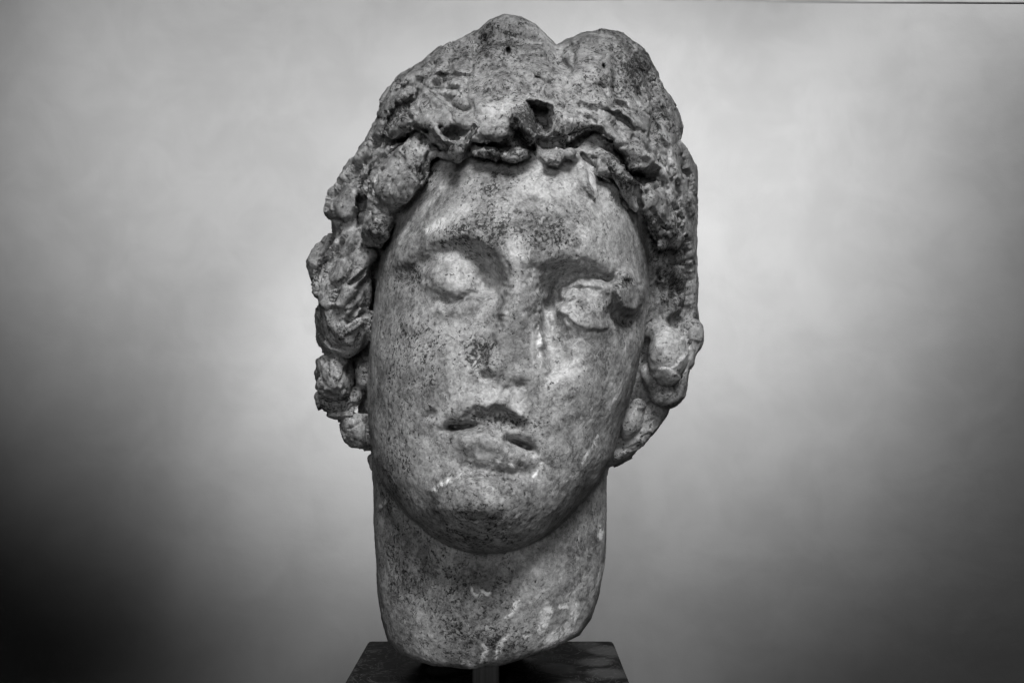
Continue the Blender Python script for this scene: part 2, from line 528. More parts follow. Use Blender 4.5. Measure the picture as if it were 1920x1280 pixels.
# two humps on the crown and the valley between them
stroke(F, [(1040, 80, 22), (1048, 108, 20), (1060, 122, 14)], -34)
blob(F, 950, 80, 70, 50, 0, 22)
blob(F, 1130, 115, 62, 50, 10, 26)
blob(F, 1180, 80, 30, 40, 40, 10)
stroke(F, [(1085, 150, 14), (1120, 162, 12), (1150, 158, 12)], -10)
stroke(F, [(1125, 160, 5), (1150, 185, 6), (1175, 205, 5)], -9)
stroke(F, [(1190, 150, 16), (1215, 200, 16), (1235, 240, 14)], -12)
stroke(F, [(1214, 215, 6), (1232, 245, 6)], -12)
stroke(F, [(1160, 110, 9), (1195, 150, 10), (1208, 190, 8)], -10)
blob(F, 1265, 235, 22, 32, -15, 14)
blob(F, 953, 97, 5, 6, 0, -60, 'f')
blob(F, 1131, 127, 5, 5, 0, -60, 'f')
# worn left slope with shallow ledges
stroke(F, [(795, 120, 12), (790, 150, 12), (765, 175, 12)], -12)
stroke(F, [(745, 160, 20), (725, 195, 22), (715, 225, 16)], 14)
stroke(F, [(768, 175, 6), (750, 200, 7), (730, 235, 6)], -14)
stroke(F, [(795, 168, 8), (815, 155, 8), (832, 148, 7)], -10)
stroke(F, [(800, 160, 6), (820, 146, 6), (838, 142, 6)], 8)
stroke(F, [(858, 144, 5), (880, 140, 5)], -9)
stroke(F, [(862, 132, 8), (884, 130, 8)], 7)
blob(F, 975, 128, 10, 8, 0, -10)
stroke(F, [(985, 142, 8), (1012, 146, 8)], -9)
blob(F, 1020, 138, 12, 8, 0, 7)
stroke(F, [(880, 112, 7), (905, 104, 7)], -7)
blob(F, 835, 175, 40, 18, 20, -8)
# the wreath of short locks over the forehead
stroke(F, [(840, 204, 11), (862, 208, 13), (884, 204, 11)], -26)
stroke(F, [(786, 172, 10), (812, 190, 13), (840, 214, 13), (872, 228, 11), (892, 236, 8)], 30, 't')
stroke(F, [(788, 178, 10), (790, 210, 15), (800, 236, 14)], 22, 't')
stroke(F, [(770, 186, 5), (760, 205, 6)], -18)
stroke(F, [(712, 252, 8), (736, 232, 15), (760, 222, 16), (778, 236, 11)], 30, 't')
stroke(F, [(735, 262, 6), (758, 252, 6), (782, 242, 5)], -24)
stroke(F, [(808, 244, 10), (826, 258, 15), (850, 266, 14), (864, 254, 8)], 34, 't')
stroke(F, [(838, 247, 6), (858, 246, 8), (866, 250, 6)], -20)
stroke(F, [(792, 250, 6), (806, 272, 7), (826, 282, 6), (852, 280, 5)], -30)
stroke(F, [(898, 226, 7), (880, 246, 9), (866, 272, 11), (852, 292, 12)], 38, 't')
stroke(F, [(884, 240, 4), (873, 262, 4)], -12)
stroke(F, [(906, 238, 12), (930, 244, 17), (950, 250, 12)], 30, 't')
stroke(F, [(888, 264, 6), (920, 272, 7), (955, 276, 6)], -28)
stroke(F, [(892, 284, 7), (915, 282, 9), (945, 290, 8), (985, 291, 8)], 36, 't')
stroke(F, [(900, 205, 18), (940, 205, 24), (975, 200, 18)], 18)
stroke(F, [(966, 218, 11), (976, 238, 15), (996, 258, 10)], 38, 't')
stroke(F, [(958, 240, 5), (974, 262, 6), (992, 272, 5)], -26)
area(F, [(992, 192), (1030, 198), (1038, 215), (1028, 244), (1014, 248), (1004, 226)], -72, 9)
stroke(F, [(1034, 216, 9), (1062, 220, 13), (1100, 226, 12), (1122, 234, 9)], 24, 't')
stroke(F, [(1030, 246, 7), (1020, 254, 7)], 20, 't')
stroke(F, [(1076, 254, 8), (1100, 248, 9), (1126, 250, 8)], -26)
area(F, [(1010, 262), (1060, 262), (1110, 256), (1150, 270), (1165, 300), (1130, 282), (1080, 276), (1020, 280)], -16, 12)
stroke(F, [(1024, 296, 10), (1046, 290, 14), (1066, 286, 11), (1080, 292, 9)], 28, 't')
stroke(F, [(1122, 232, 12), (1156, 256, 13), (1186, 282, 13), (1216, 306, 14), (1234, 326, 11)], 26, 't')
stroke(F, [(1160, 282, 7), (1180, 302, 8), (1204, 318, 7)], -24)
stroke(F, [(1120, 284, 7), (1140, 296, 10), (1158, 322, 11), (1178, 348, 9)], 18, 't')
blob(F, 1150, 290, 8, 6, 0, -10)
stroke(F, [(1195, 330, 10), (1215, 345, 12), (1236, 352, 10)], -18)
stroke(F, [(1205, 356, 12), (1222, 386, 18), (1246, 420, 20), (1262, 448, 18)], 34, 't')
stroke(F, [(1236, 352, 8), (1252, 386, 12), (1268, 430, 11)], 22, 't')
stroke(F, [(1262, 386, 4), (1274, 412, 5)], -24)
stroke(F, [(1225, 375, 4), (1240, 402, 5)], -10)
stroke(F, [(1250, 270, 8), (1280, 340, 9), (1292, 420, 9)], -8)
blob(F, 1270, 262, 12, 6, -60, -14)
# left flank of the wreath
stroke(F, [(722, 268, 5), (712, 292, 7), (702, 318, 6)], -26)
stroke(F, [(690, 292, 7), (684, 306, 8)], -24)
stroke(F, [(700, 280, 7), (694, 310, 7), (690, 350, 7)], 16, 't')
stroke(F, [(792, 262, 12), (745, 300, 9), (705, 330, 8)], 16, 't')
blob(F, 782, 294, 8, 6, 0, -10)

for q in ([(1052, 118, 9), (1030, 160, 10), (1012, 190, 8)], [(925, 75, 9), (905, 130, 10), (900, 185, 8)], [(876, 84, 8), (852, 118, 9), (838, 160, 7)],
          [(1098, 95, 8), (1094, 150, 8), (1100, 205, 8)], [(1184, 110, 8), (1172, 170, 9), (1164, 235, 8)], [(1222, 150, 8), (1236, 220, 9), (1240, 300, 8)], [(980, 60, 8), (992, 110, 9), (985, 165, 8)]):
    stroke(F, q, -6)
F = np.where(F > 0, F * .5, F * 1.3)
def sweep(path, offsets, amp, w, wave, seed):
    rnd = random.Random(seed)
    q = spline([(x, y, 0) for x, y in path], 8)[:, :2]
    t = np.gradient(q, axis=0); t /= np.linalg.norm(t, axis=1, keepdims=True) + 1e-6
    n = np.c_[t[:, 1], -t[:, 0]]
    L = np.r_[0, np.cumsum(np.linalg.norm(np.diff(q, axis=0), axis=1))]
    for k, o in enumerate(offsets):
        ph = rnd.uniform(0, 6.28); a0, a1 = rnd.uniform(0, .12), rnd.uniform(.85, 1)
        off = o + wave * np.sin(L / 34.0 + ph) + .5 * wave * np.sin(L / 14.0 + 2 * ph)
        p = q + n * off[:, None]
        sel = (L >= a0 * L[-1]) & (L <= a1 * L[-1])
        f = np.sin(np.pi * np.clip((L - a0 * L[-1]) / ((a1 - a0) * L[-1]), .12, .88))
        a = amp * (1 - .11 * k)
        stroke(F, np.c_[p, w * (.6 + .5 * f)][sel], a, 't', 1)
        g = p - n * (w * 1.05)
        stroke(F, np.c_[g, w * .42 + 0 * f][sel], -a * .95, 'g', 1)
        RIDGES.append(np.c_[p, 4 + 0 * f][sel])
RIDGES = []
sweep([(1056, 206), (1116, 218), (1186, 262), (1238, 326), (1270, 400), (1284, 480)], (4, 30), 14, 12, 5, 3)
sweep([(1130, 190), (1196, 236), (1250, 310), (1282, 390), (1296, 470)], (0, 22), 8, 10, 4, 13)
sweep([(862, 176), (800, 182), (742, 240), (700, 316), (664, 396), (640, 470)][::-1], (0, 26, 50), 18, 12, 6, 5)
sweep([(900, 70), (850, 110), (790, 160), (735, 220), (690, 290)][::-1], (0, 26), 9, 12, 5, 8)
sweep([(1160, 80), (1190, 140), (1225, 210), (1262, 290), (1288, 370)], (0, 26), 7, 11, 4, 9)
blob(F, 950, 80, 70, 50, 0, 14)
blob(F, 1130, 115, 62, 50, 10, 16)
hair = loft(h_xl, h_xr, h_dm, h_de, h_rb, F, 2.25)
HAIRLINE = [(500, -50), (1400, -50), (1400, 900), (1130, 900), (1130, 640), (1200, 620), (1204, 560), (1206, 500), (1210, 470), (1214, 440), (1200, 408), (1188, 380), (1166, 352),
            (1146, 330), (1118, 310), (1092, 288), (1060, 298), (1048, 306), (1022, 304), (1000, 298), (960, 298), (915, 294), (885, 292), (862, 302), (842, 302), (820, 290), (806, 300),
            (798, 342), (770, 384), (748, 410), (728, 452), (716, 500), (712, 640), (720, 900), (500, 900)]
hl = poly_sdf(HAIRLINE)
hair = smax(hair, hl[:, :, None] + 0 * D1, 10)
phi = smin(phi, hair, 5)
del hair

# --- free-standing locks (chains of round sections) -------------------------------------
def front():
    inside = phi < 0
    k = inside.argmax(axis=2)
    return np.where(inside.any(axis=2), ds[k], 200.0).astype(np.float32)
D0 = front()
def d0(x, y):
    i = int(round((x - xs[0]) / HX)); j = int(round((y - ys[0]) / HX))
    return float(D0[min(max(i, 0), NX - 1), min(max(j, 0), NY - 1)])

LOCKS = []
def chain(pts, k=6, flat=1.0, sub=4, lift=None, cut=False, name=None):
    """pts (x, y, d, r); flat > 1 stretches along depth. lift: ride this far proud of the surface instead of d"""
    p = [list(q) for q in pts]
    if lift is not None:
        for q in p: q[2] = d0(q[0], q[1]) - lift + q[3] * flat
    q = spline(p, sub) if len(p) > 2 else np.array(p, np.float32)
    if len(q) == 1: q = np.vstack([q, q + [[.2, 0, 0, 0]]])
    m = k + 8
    rx = q[:, 3].max() + m
    i0, i1 = np.searchsorted(xs, [q[:, 0].min() - rx, q[:, 0].max() + rx])
    j0, j1 = np.searchsorted(ys, [q[:, 1].min() - rx, q[:, 1].max() + rx])
    k0, k1 = np.searchsorted(ds, [q[:, 2].min() - rx * flat, q[:, 2].max() + rx * flat])
    sl = (slice(i0, i1), slice(j0, j1), slice(k0, k1))
    f = chain_sdf(q, flat, xs[i0:i1, None, None], ys[None, j0:j1, None], ds[None, None, k0:k1])
    if cut: phi[sl] = smax(phi[sl], -f, k)
    else: phi[sl] = smin(phi[sl], f, k)
    if name: LOCKS.append((name, q, flat))

def chain_sdf(q, flat, X, Y, D):
    best = None
    for i in range(len(q) - 1):
        a, b = q[i], q[i + 1]
        e = (b - a)[:3].copy(); e[2] /= flat
        wx, wy, wd = X - a[0], Y - a[1], (D - a[2]) / flat
        h = np.clip((wx * e[0] + wy * e[1] + wd * e[2]) / (e @ e + 1e-6), 0, 1)
        f = np.sqrt((wx - e[0] * h) ** 2 + (wy - e[1] * h) ** 2 + (wd - e[2] * h) ** 2) - (a[3] + (b[3] - a[3]) * h)
        best = f if best is None else np.minimum(best, f)
    return best.astype(np.float32)

# left side, top to bottom
chain([(776, 292, -215, 30), (744, 340, -190, 42), (722, 385, -165, 34), (704, 436, -150, 24)], 10, 1.0, name='lock')
chain([(790, 318, -232, 14), (796, 332, -230, 9)], 5)
chain([(700, 300, -110, 26), (664, 350, -80, 30), (644, 388, -70, 34)], 10, 1.2, name='lock')
chain([(650, 400, -70, 26), (660, 440, -75, 30), (650, 480, -80, 34)], 10)
chain([(612, 452, 10, 18), (596, 484, 10, 24), (592, 520, 20, 18)], 8, name='lock')
chain([(664, 470, -90, 34), (650, 540, -92, 44), (642, 600, -85, 50), (644, 626, -80, 40)], 10, 1.0, name='lock')
chain([(690, 478, -118, 16), (664, 520, -142, 18), (634, 566, -140, 13)], 6)
chain([(612, 500, -80, 22), (600, 540, -90, 20)], 8)
chain([(624, 690, -40, 30), (626, 716, -40, 32)], 8, 1.3, name='lock')
chain([(612, 752, 0, 24), (640, 758, 0, 24), (664, 742, 5, 18)], 8, 1.2, name='lock')
chain([(684, 690, 0, 15), (682, 716, 0, 15)], 5, 1.5)
chain([(664, 800, 10, 26), (672, 818, 10, 24), (690, 828, 15, 16)], 8, 1.2, name='lock')
chain([(694, 860, 40, 9), (696, 880, 40, 6)], 4, 1.5)
# right side: ear-like coil and the curls round it
chain([(1250, 640, -60, 30), (1252, 668, -66, 36), (1256, 694, -58, 28)], 6, 1.0, name='lock')
chain([(1298, 618, 20, 22), (1304, 648, 24, 18)], 6, 1.2, name='lock')
chain([(1222, 700, -30, 18), (1244, 738, -24, 24), (1276, 738, -4, 22), (1290, 690, 12, 24), (1286, 640, 20, 20)], 9, 1.2, name='lock')
chain([(1196, 762, -20, 14), (1182, 790, -12, 20), (1172, 814, -6, 12)], 5, 1.2, name='lock')
chain([(1228, 776, 10, 24), (1196, 826, 20, 22), (1162, 852, 26, 16)], 8, 1.2, name='lock')
chain([(1206, 440, -70, 34), (1216, 500, -50, 34), (1222, 560, -40, 32), (1222, 610, -20, 30)], 24, 1.2)
# angular broken locks: slabs that ride proud of the surface below them
def blur2(A, n):
    k = np.hanning(n + 2)[1:-1]; k /= k.sum()
    P_ = np.pad(A, n // 2, mode='edge')
    P_ = np.apply_along_axis(lambda v: np.convolve(v, k, mode='valid'), 0, P_)
    return np.apply_along_axis(lambda v: np.convolve(v, k, mode='valid'), 1, P_)[:A.shape[0], :A.shape[1]]
def slab(poly, lift, tilt=(0, 0), rnd=8, k=4, thick=70, name=None):
    p = np.array(poly, np.float32); c = p.mean(0)
    w = window(np.c_[p, np.full(len(p), 22)], 1.0)
    lift *= 1.7; tilt = (tilt[0] * 1.4, tilt[1] * 1.4)
    f2 = poly_sdf(poly, XW[w], YW[w])
    top = D0s[w] - lift - tilt[0] * (X2[w] - c[0]) - tilt[1] * (Y2[w] - c[1])
    k0, k1 = np.searchsorted(ds, [top.min() - 30, top.max() + thick + 20])
    D = ds[None, None, k0:k1]
    f = smax(f2[:, :, None] + 0 * D, np.maximum(top[:, :, None] - D, D - top[:, :, None] - thick), rnd)
    sl = (w[0], w[1], slice(k0, k1))
    phi[sl] = smin(phi[sl], f, k)
D0 = front(); D0s = blur2(np.minimum(D0, 60), 25)
slab([(716, 312), (745, 282), (782, 260), (800, 282), (803, 312), (797, 340), (768, 372), (742, 396), (722, 400), (704, 380), (700, 340)], 20, (.05, .08))
slab([(700, 385), (728, 392), (740, 405), (726, 445), (712, 466), (688, 458), (684, 420)], 22, (.1, .1))
slab([(716, 246), (735, 226), (754, 212), (772, 228), (780, 240), (752, 254), (726, 258)], 18, (0, .35))
slab([(784, 166), (800, 172), (838, 208), (866, 226), (896, 234), (880, 240), (800, 238), (772, 232), (762, 206)], 15, (0, .2))
slab([(804, 240), (822, 236), (848, 262), (866, 254), (862, 268), (836, 280), (816, 270)], 22, (0, .2))
slab([(890, 228), (900, 236), (880, 262), (868, 282), (854, 304), (840, 300), (846, 286), (866, 262)], 26, (0, .1), 6)
slab([(880, 266), (898, 242), (920, 234), (945, 240), (954, 254), (940, 266), (905, 266)], 20, (0, .3))
slab([(890, 288), (906, 276), (926, 280), (936, 294), (930, 300), (905, 296)], 20, (0, .2), 6)
slab([(938, 292), (966, 284), (986, 285), (994, 297), (965, 303), (940, 302)], 18, (0, .2), 6)
slab([(956, 216), (972, 204), (992, 200), (1002, 222), (1012, 256), (998, 270), (972, 244)], 26, (.1, .1))
slab([(1034, 210), (1070, 210), (1110, 222), (1128, 238), (1100, 250), (1068, 262), (1044, 252), (1030, 236)], 14, (0, .25))
slab([(1018, 298), (1034, 284), (1056, 280), (1066, 288), (1052, 304), (1044, 314), (1030, 306)], 16, (0, .2))
slab([(1116, 296), (1138, 288), (1158, 302), (1184, 340), (1178, 350), (1150, 332), (1122, 326)], 13, (0, .1), 6)
slab([(1154, 334), (1182, 342), (1196, 370), (1192, 396), (1180, 390), (1164, 364)], 15, (-.2, .1), 6)
slab([(1120, 226), (1150, 240), (1196, 276), (1234, 312), (1238, 326), (1206, 322), (1182, 318), (1162, 276), (1130, 250)], 18, (.0, .2))
slab([(1200, 346), (1232, 344), (1256, 372), (1274, 410), (1286, 446), (1270, 470), (1240, 466), (1222, 440), (1206, 400)], 28, (-.1, .15))
slab([(640, 336), (676, 300), (694, 296), (690, 340), (672, 380), (660, 412), (622, 412), (612, 396), (614, 366)], 12)
slab([(590, 576), (640, 574), (690, 564), (696, 590), (690, 640), (668, 662), (636, 668), (604, 662), (590, 640)], 6, (.1, 0), 12)
slab([(588, 668), (640, 662), (660, 672), (662, 716), (640, 746), (618, 738), (590, 730)], 8, (0, .1), 10)
slab([(634, 786), (660, 778), (690, 776), (696, 832), (662, 846), (644, 826)], 6, (0, 0), 10)
# the parted lips are two deep drilled hollows
D0 = front()
chain([(842, 800, 0, 3), (853, 800, 0, 6), (868, 800, 0, 4), (886, 797, 0, 1.5)], 14, 5.0, lift=12, cut=True)
chain([(952, 822, 0, 1.5), (968, 829, 0, 4), (983, 836, 0, 6), (996, 838, 0, 3)], 14, 5.0, lift=12, cut=True)
# forehead curls
D0 = front(); D0s = blur2(np.minimum(D0, 60), 25)
slab([(1240, 356), (1262, 376), (1280, 430), (1284, 448), (1262, 440), (1244, 400)], 8)
chain([(1066, 288, 0, 9), (1084, 300, 0, 9), (1090, 324, 0, 11), (1094, 342, 0, 10), (1106, 358, 0, 7), (1116, 370, 0, 4)], 4, lift=14)
chain([(1098, 320, 0, 5), (1112, 344, 0, 5), (1120, 366, 0, 3)], 3, lift=8)
chain([(1150, 312, 0, 9), (1166, 338, 0, 11), (1184, 370, 0, 9), (1192, 394, 0, 5)], 4, lift=14)
chain([(1116, 318, 0, 6), (1132, 326, 0, 8), (1150, 340, 0, 6)], 4, lift=10)
chain([(1240, 490, 0, 14), (1262, 520, 0, 22), (1266, 560, 0, 18), (1250, 585, 0, 12)], 8, lift=9)

phi = smax(phi, (hull * .9)[:, :, None] + 0 * D1, 14)
# slits and deep gaps
chain([(674, 362, -118, 5), (672, 384, -118, 5)], 3, 4, cut=True)
chain([(690, 282, -150, 5), (686, 302, -140, 6)], 3, 3, cut=True)
chain([(622, 548, -150, 5), (634, 516, -150, 8), (640, 500, -150, 5)], 4, 2, cut=True)
chain([(654, 590, -142, 4), (680, 562, -142, 5)], 3, 2.5, cut=True)
chain([(656, 532, -150, 4), (690, 506, -150, 4)], 3, 3, cut=True)
chain([(1216, 640, -120, 7), (1206, 700, -110, 7), (1190, 756, -100, 5)], 4, 5, cut=True)

# --- surface nets ---------------------------------------------------------------------
def surface_nets(f):
    neg = f < 0
    cnt = np.zeros(tuple(n - 1 for n in f.shape), np.uint8)
    for a in (0, 1):
        for b in (0, 1):
            for c in (0, 1):
                cnt += neg[a:f.shape[0] - 1 + a, b:f.shape[1] - 1 + b, c:f.shape[2] - 1 + c]
    act = np.argwhere((cnt > 0) & (cnt < 8)).astype(np.int32)
    del cnt
    idx = np.full(tuple(n - 1 for n in f.shape), -1, np.int32)
    idx[act[:, 0], act[:, 1], act[:, 2]] = np.arange(len(act))
    cor = np.array([[a, b, c] for a in (0, 1) for b in (0, 1) for c in (0, 1)])
    val = np.stack([f[act[:, 0] + c[0], act[:, 1] + c[1], act[:, 2] + c[2]] for c in cor], 1)
    acc = np.zeros((len(act), 3), np.float32); num = np.zeros(len(act), np.float32)
    for i in range(8):
        for j in range(i + 1, 8):
            if np.abs(cor[i] - cor[j]).sum() != 1: continue
            vi, vj = val[:, i], val[:, j]
            m = (vi < 0) != (vj < 0)
            t = np.where(m, vi / np.where(m, vi - vj, 1), 0)[:, None]
            acc += np.where(m[:, None], cor[i] + t * (cor[j] - cor[i]), 0)
            num += m
    v = act + acc / num[:, None]
    quads = []
    for ax in range(3):
        u, w = (ax + 1) % 3, (ax + 2) % 3
        s0 = [slice(None)] * 3; s1 = [slice(None)] * 3
        s0[ax] = slice(0, -1); s1[ax] = slice(1, None)
        e = neg[tuple(s0)] != neg[tuple(s1)]
        p = np.argwhere(e)
        ok = (p[:, u] > 0) & (p[:, w] > 0) & (p[:, u] < f.shape[u] - 1) & (p[:, w] < f.shape[w] - 1)
        p = p[ok]
        flip = neg[p[:, 0], p[:, 1], p[:, 2]]
        du = np.zeros(3, int); du[u] = 1
        dw = np.zeros(3, int); dw[w] = 1
        g = lambda q: idx[q[:, 0], q[:, 1], q[:, 2]]
        q = np.stack([g(p - du - dw), g(p - dw), g(p), g(p - du)], 1)
        q[~flip] = q[~flip][:, ::-1]
        quads.append(q)
    return v.astype(np.float32), np.concatenate(quads)

V, Q = surface_nets(phi)
S = np.stack([xs[0] + V[:, 0] * HX, ys[0] + V[:, 1] * HX, ds[0] + V[:, 2] * HD], 1)   # sculpting space

# --- noise at the vertices ----------------------------------------------------------------
s = (FOC + S[:, 2]) / FOC
W = np.stack([(S[:, 0] - 960) * s, S[:, 2], (HZ - S[:, 1]) * s], 1)      # true shape, in units of SC

def normals(Pv, Q):
    n = np.cross(Pv[Q[:, 2]] - Pv[Q[:, 0]], Pv[Q[:, 3]] - Pv[Q[:, 1]])
    N = np.zeros_like(Pv)
    for c in range(3):
        for a in range(3):
            N[:, a] += np.bincount(Q[:, c], n[:, a], len(Pv))
    N[:, :] += 0
    for a in range(3):
        N[:, a] += np.bincount(Q[:, 3], n[:, a], len(Pv))
    return N / (np.linalg.norm(N, axis=1, keepdims=True) + 1e-9)

def relax(Pv, Q, it, lam=.5):
    for _ in range(it):
        acc = np.zeros_like(Pv); num = np.zeros(len(Pv))
        for c in range(4):
            o = Q[:, (c + 1) % 4]; q = Q[:, c]
            num += np.bincount(q, minlength=len(Pv)) + np.bincount(o, minlength=len(Pv))
            for a in range(3):
                acc[:, a] += np.bincount(q, Pv[o, a], len(Pv)) + np.bincount(o, Pv[q, a], len(Pv))
        Pv = Pv + lam * (acc / np.maximum(num, 1)[:, None] - Pv)
    return Pv

W = relax(W, Q, 1, .5)
N = normals(W, Q)

def mapval(Fm):
    i = np.clip(((S[:, 0] - xs[0]) / HX).astype(int), 0, NX - 1); j = np.clip(((S[:, 1] - ys[0]) / HX).astype(int), 0, NY - 1)
    return Fm[i, j]

# --- second relief pass: small ledges, slits and breaks cut into the finished surface ------------
DR = np.zeros((NX, NY), np.float32)
def R(pts, amp, kind='g'): stroke(DR, pts, amp, kind)
def plate(pts, amp, soft=6, tilt=None): area(DR, pts, amp, soft, tilt)
# crown and its left slope
R([(745, 152, 4), (730, 165, 4), (716, 178, 4)], -7)
plate([(735, 155), (758, 170), (750, 195), (730, 215), (712, 222), (708, 200), (722, 172)], 9, 10)
R([(778, 160, 4), (766, 182, 5), (758, 202, 4)], -12)
R([(784, 165, 4), (770, 184, 4), (758, 198, 3)], 6)
R([(786, 166, 6), (812, 185, 7), (838, 208, 7), (852, 219, 5)], 11, 't')
plate([(784, 168), (800, 172), (850, 216), (890, 232), (868, 238), (820, 236), (776, 236), (764, 206)], 7, 8)
R([(798, 166, 4), (812, 156, 4), (832, 147, 3)], -8)
R([(800, 158, 3), (820, 145, 3), (834, 142, 3)], 5)
R([(776, 196, 3), (780, 210, 4), (777, 222, 3)], -7)
R([(722, 240, 3), (738, 226, 4), (752, 213, 3)], 9, 't')
plate([(722, 240), (750, 214), (768, 232), (750, 248), (726, 252)], 9, 6)
R([(719, 242, 3), (720, 256, 3)], -15)
R([(728, 262, 4), (748, 255, 5), (778, 240, 5)], -18)
R([(785, 240, 4), (800, 243, 5), (811, 262, 6), (822, 279, 5)], -20)
R([(822, 279, 4), (840, 276, 4), (852, 268, 4)], -16)
plate([(806, 242), (820, 238), (846, 262), (852, 268), (832, 276), (815, 268)], 12, 6)
plate([(826, 240), (850, 240), (866, 248), (858, 258), (846, 258)], -12, 6)
R([(780, 257, 4), (745, 282, 6), (716, 310, 5)], 10, 't')
R([(772, 250, 4), (738, 276, 5), (722, 290, 4)], -9)
R([(714, 286, 4), (707, 302, 4)], -13)
R([(692, 294, 4), (687, 303, 5)], -13)
R([(690, 282, 5), (660, 312, 6), (638, 338, 5)], 7, 't')
plate([(716, 312), (780, 264), (800, 300), (798, 340), (765, 376), (735, 392), (712, 380), (700, 340)], 6, 8)
plate([(780, 318), (798, 302), (806, 310), (797, 345), (786, 340)], -9, 5)
R([(780, 300, 3), (786, 320, 3), (786, 340, 3)], -6)
blob(DR, 784, 293, 5, 4, 0, -8)
R([(703, 336, 3), (698, 352, 3), (702, 372, 3)], -7)
R([(700, 390, 3), (706, 412, 4)], 5)
plate([(690, 416), (712, 412), (724, 436), (712, 464), (688, 456)], 7, 6)
plate([(694, 440), (716, 438), (714, 460), (692, 456)], -5, 4)
R([(618, 408, 3), (632, 415, 3), (648, 414, 3)], -8)
plate([(614, 366), (640, 342), (664, 350), (668, 386), (650, 412), (620, 408)], 6, 8)
R([(678, 424, 5), (658, 450, 6), (642, 478, 5)], 9, 't')
R([(690, 440, 4), (676, 470, 4)], -7)
R([(616, 468, 4), (594, 508, 5), (586, 545, 4)], -16)
R([(646, 520, 3), (634, 528, 4), (618, 536, 3)], -12)
R([(630, 548, 4), (622, 562, 4)], -9)
plate([(588, 574), (612, 572), (640, 576), (684, 566), (694, 584), (690, 655), (650, 676), (600, 664), (588, 640)], -8, 6, (640, 566, 640, 690))
R([(648, 600, 3), (664, 590, 4), (682, 584, 4)], -16)
R([(636, 632, 3), (656, 618, 3), (680, 604, 3)], 5)
R([(636, 634, 3), (648, 626, 3)], -6)
R([(584, 556, 4), (592, 566, 4)], -7)
R([(612, 668, 3), (618, 692, 3)], -6)
R([(603, 672, 3), (600, 700, 3), (604, 728, 3)], -5)
R([(624, 735, 3), (646, 728, 3)], -4)
plate([(602, 728), (624, 738), (646, 744), (622, 752), (604, 742)], -8, 6)
R([(654, 800, 3), (676, 790, 3)], -6)
# over the forehead
plate([(858, 262), (874, 268), (862, 296), (848, 300), (840, 290)], 9, 6)
R([(890, 236, 3), (880, 250, 3), (872, 264, 3)], -12)
plate([(886, 250), (906, 236), (940, 238), (952, 252), (930, 262), (895, 262), (880, 266)], 8, 7)
R([(900, 262, 3), (925, 268, 4), (958, 272, 4)], -8)
plate([(894, 284), (910, 276), (928, 282), (934, 292), (912, 290)], 9, 5)
plate([(936, 292), (968, 284), (988, 286), (992, 296), (960, 300), (940, 300)], 8, 5)
R([(932, 282, 3), (938, 298, 3)], -9)
plate([(958, 212), (985, 200), (998, 214), (1010, 258), (998, 266), (972, 240)], 10, 7)
R([(962, 232, 4), (976, 258, 5), (998, 272, 4)], -16)
R([(1018, 262, 3), (1035, 256, 3), (1050, 262, 3)], 4)
R([(1070, 263, 4), (1096, 252, 5), (1116, 242, 4)], -15)
R([(1118, 244, 4), (1138, 258, 4), (1156, 276, 4)], -9)
plate([(1164, 276), (1194, 277), (1230, 312), (1210, 320), (1180, 316)], 11, 6)
R([(1196, 280, 4), (1214, 300, 5), (1232, 316, 4)], 9, 't')
R([(1160, 278, 4), (1170, 300, 5), (1182, 318, 4)], -16)
R([(1184, 320, 3), (1212, 326, 4)], -12)
plate([(1116, 296), (1138, 290), (1156, 304), (1182, 340), (1176, 346), (1150, 330), (1122, 324)], 9, 6)
R([(1112, 292, 3), (1122, 298, 3), (1130, 311, 3)], -10)
R([(1124, 332, 5), (1140, 334, 6), (1160, 344, 5)], -13)
R([(1164, 366, 3), (1174, 384, 4), (1186, 398, 3)], -12)
for x, y in [(1226, 336), (1232, 352), (1199, 352), (1213, 362), (1186, 336), (1206, 340)]: blob(DR, x, y, 5, 4, 20, -9)
R([(1262, 380, 3), (1267, 390, 3)], -16)
R([(1271, 403, 3), (1276, 416, 4), (1282, 432, 3)], -18)
R([(1284, 442, 4), (1288, 452, 3)], -10)
R([(1222, 392, 3), (1236, 412, 3), (1248, 430, 3)], -8)
R([(1206, 400, 4), (1216, 424, 5), (1228, 448, 4)], -10)
for k in range(9):
    x = 1236 + 7 * k; y = 236 + 26 * (k % 4)
    R([(x, y, 2.6), (x + 18, y + 45, 3), (x + 26, y + 95, 2.4)], -3.5)
R([(1288, 470, 4), (1291, 530, 4), (1290, 596, 4)], -10)
blob(DR, 1278, 545, 7, 5, 0, -12); blob(DR, 1281, 573, 7, 6, 0, -12); blob(DR, 1271, 598, 5, 4, 0, -16)
R([(1236, 502, 3), (1238, 522, 3)], -9); R([(1234, 534, 3), (1246, 546, 3)], -9)
R([(1276, 606, 3), (1306, 595, 3)], -7)
R([(1244, 486, 4), (1262, 496, 4), (1284, 492, 4)], -6)
R([(1244, 560, 5), (1262, 566, 4)], 5)
R([(1288, 620, 3), (1292, 650, 3)], -8)
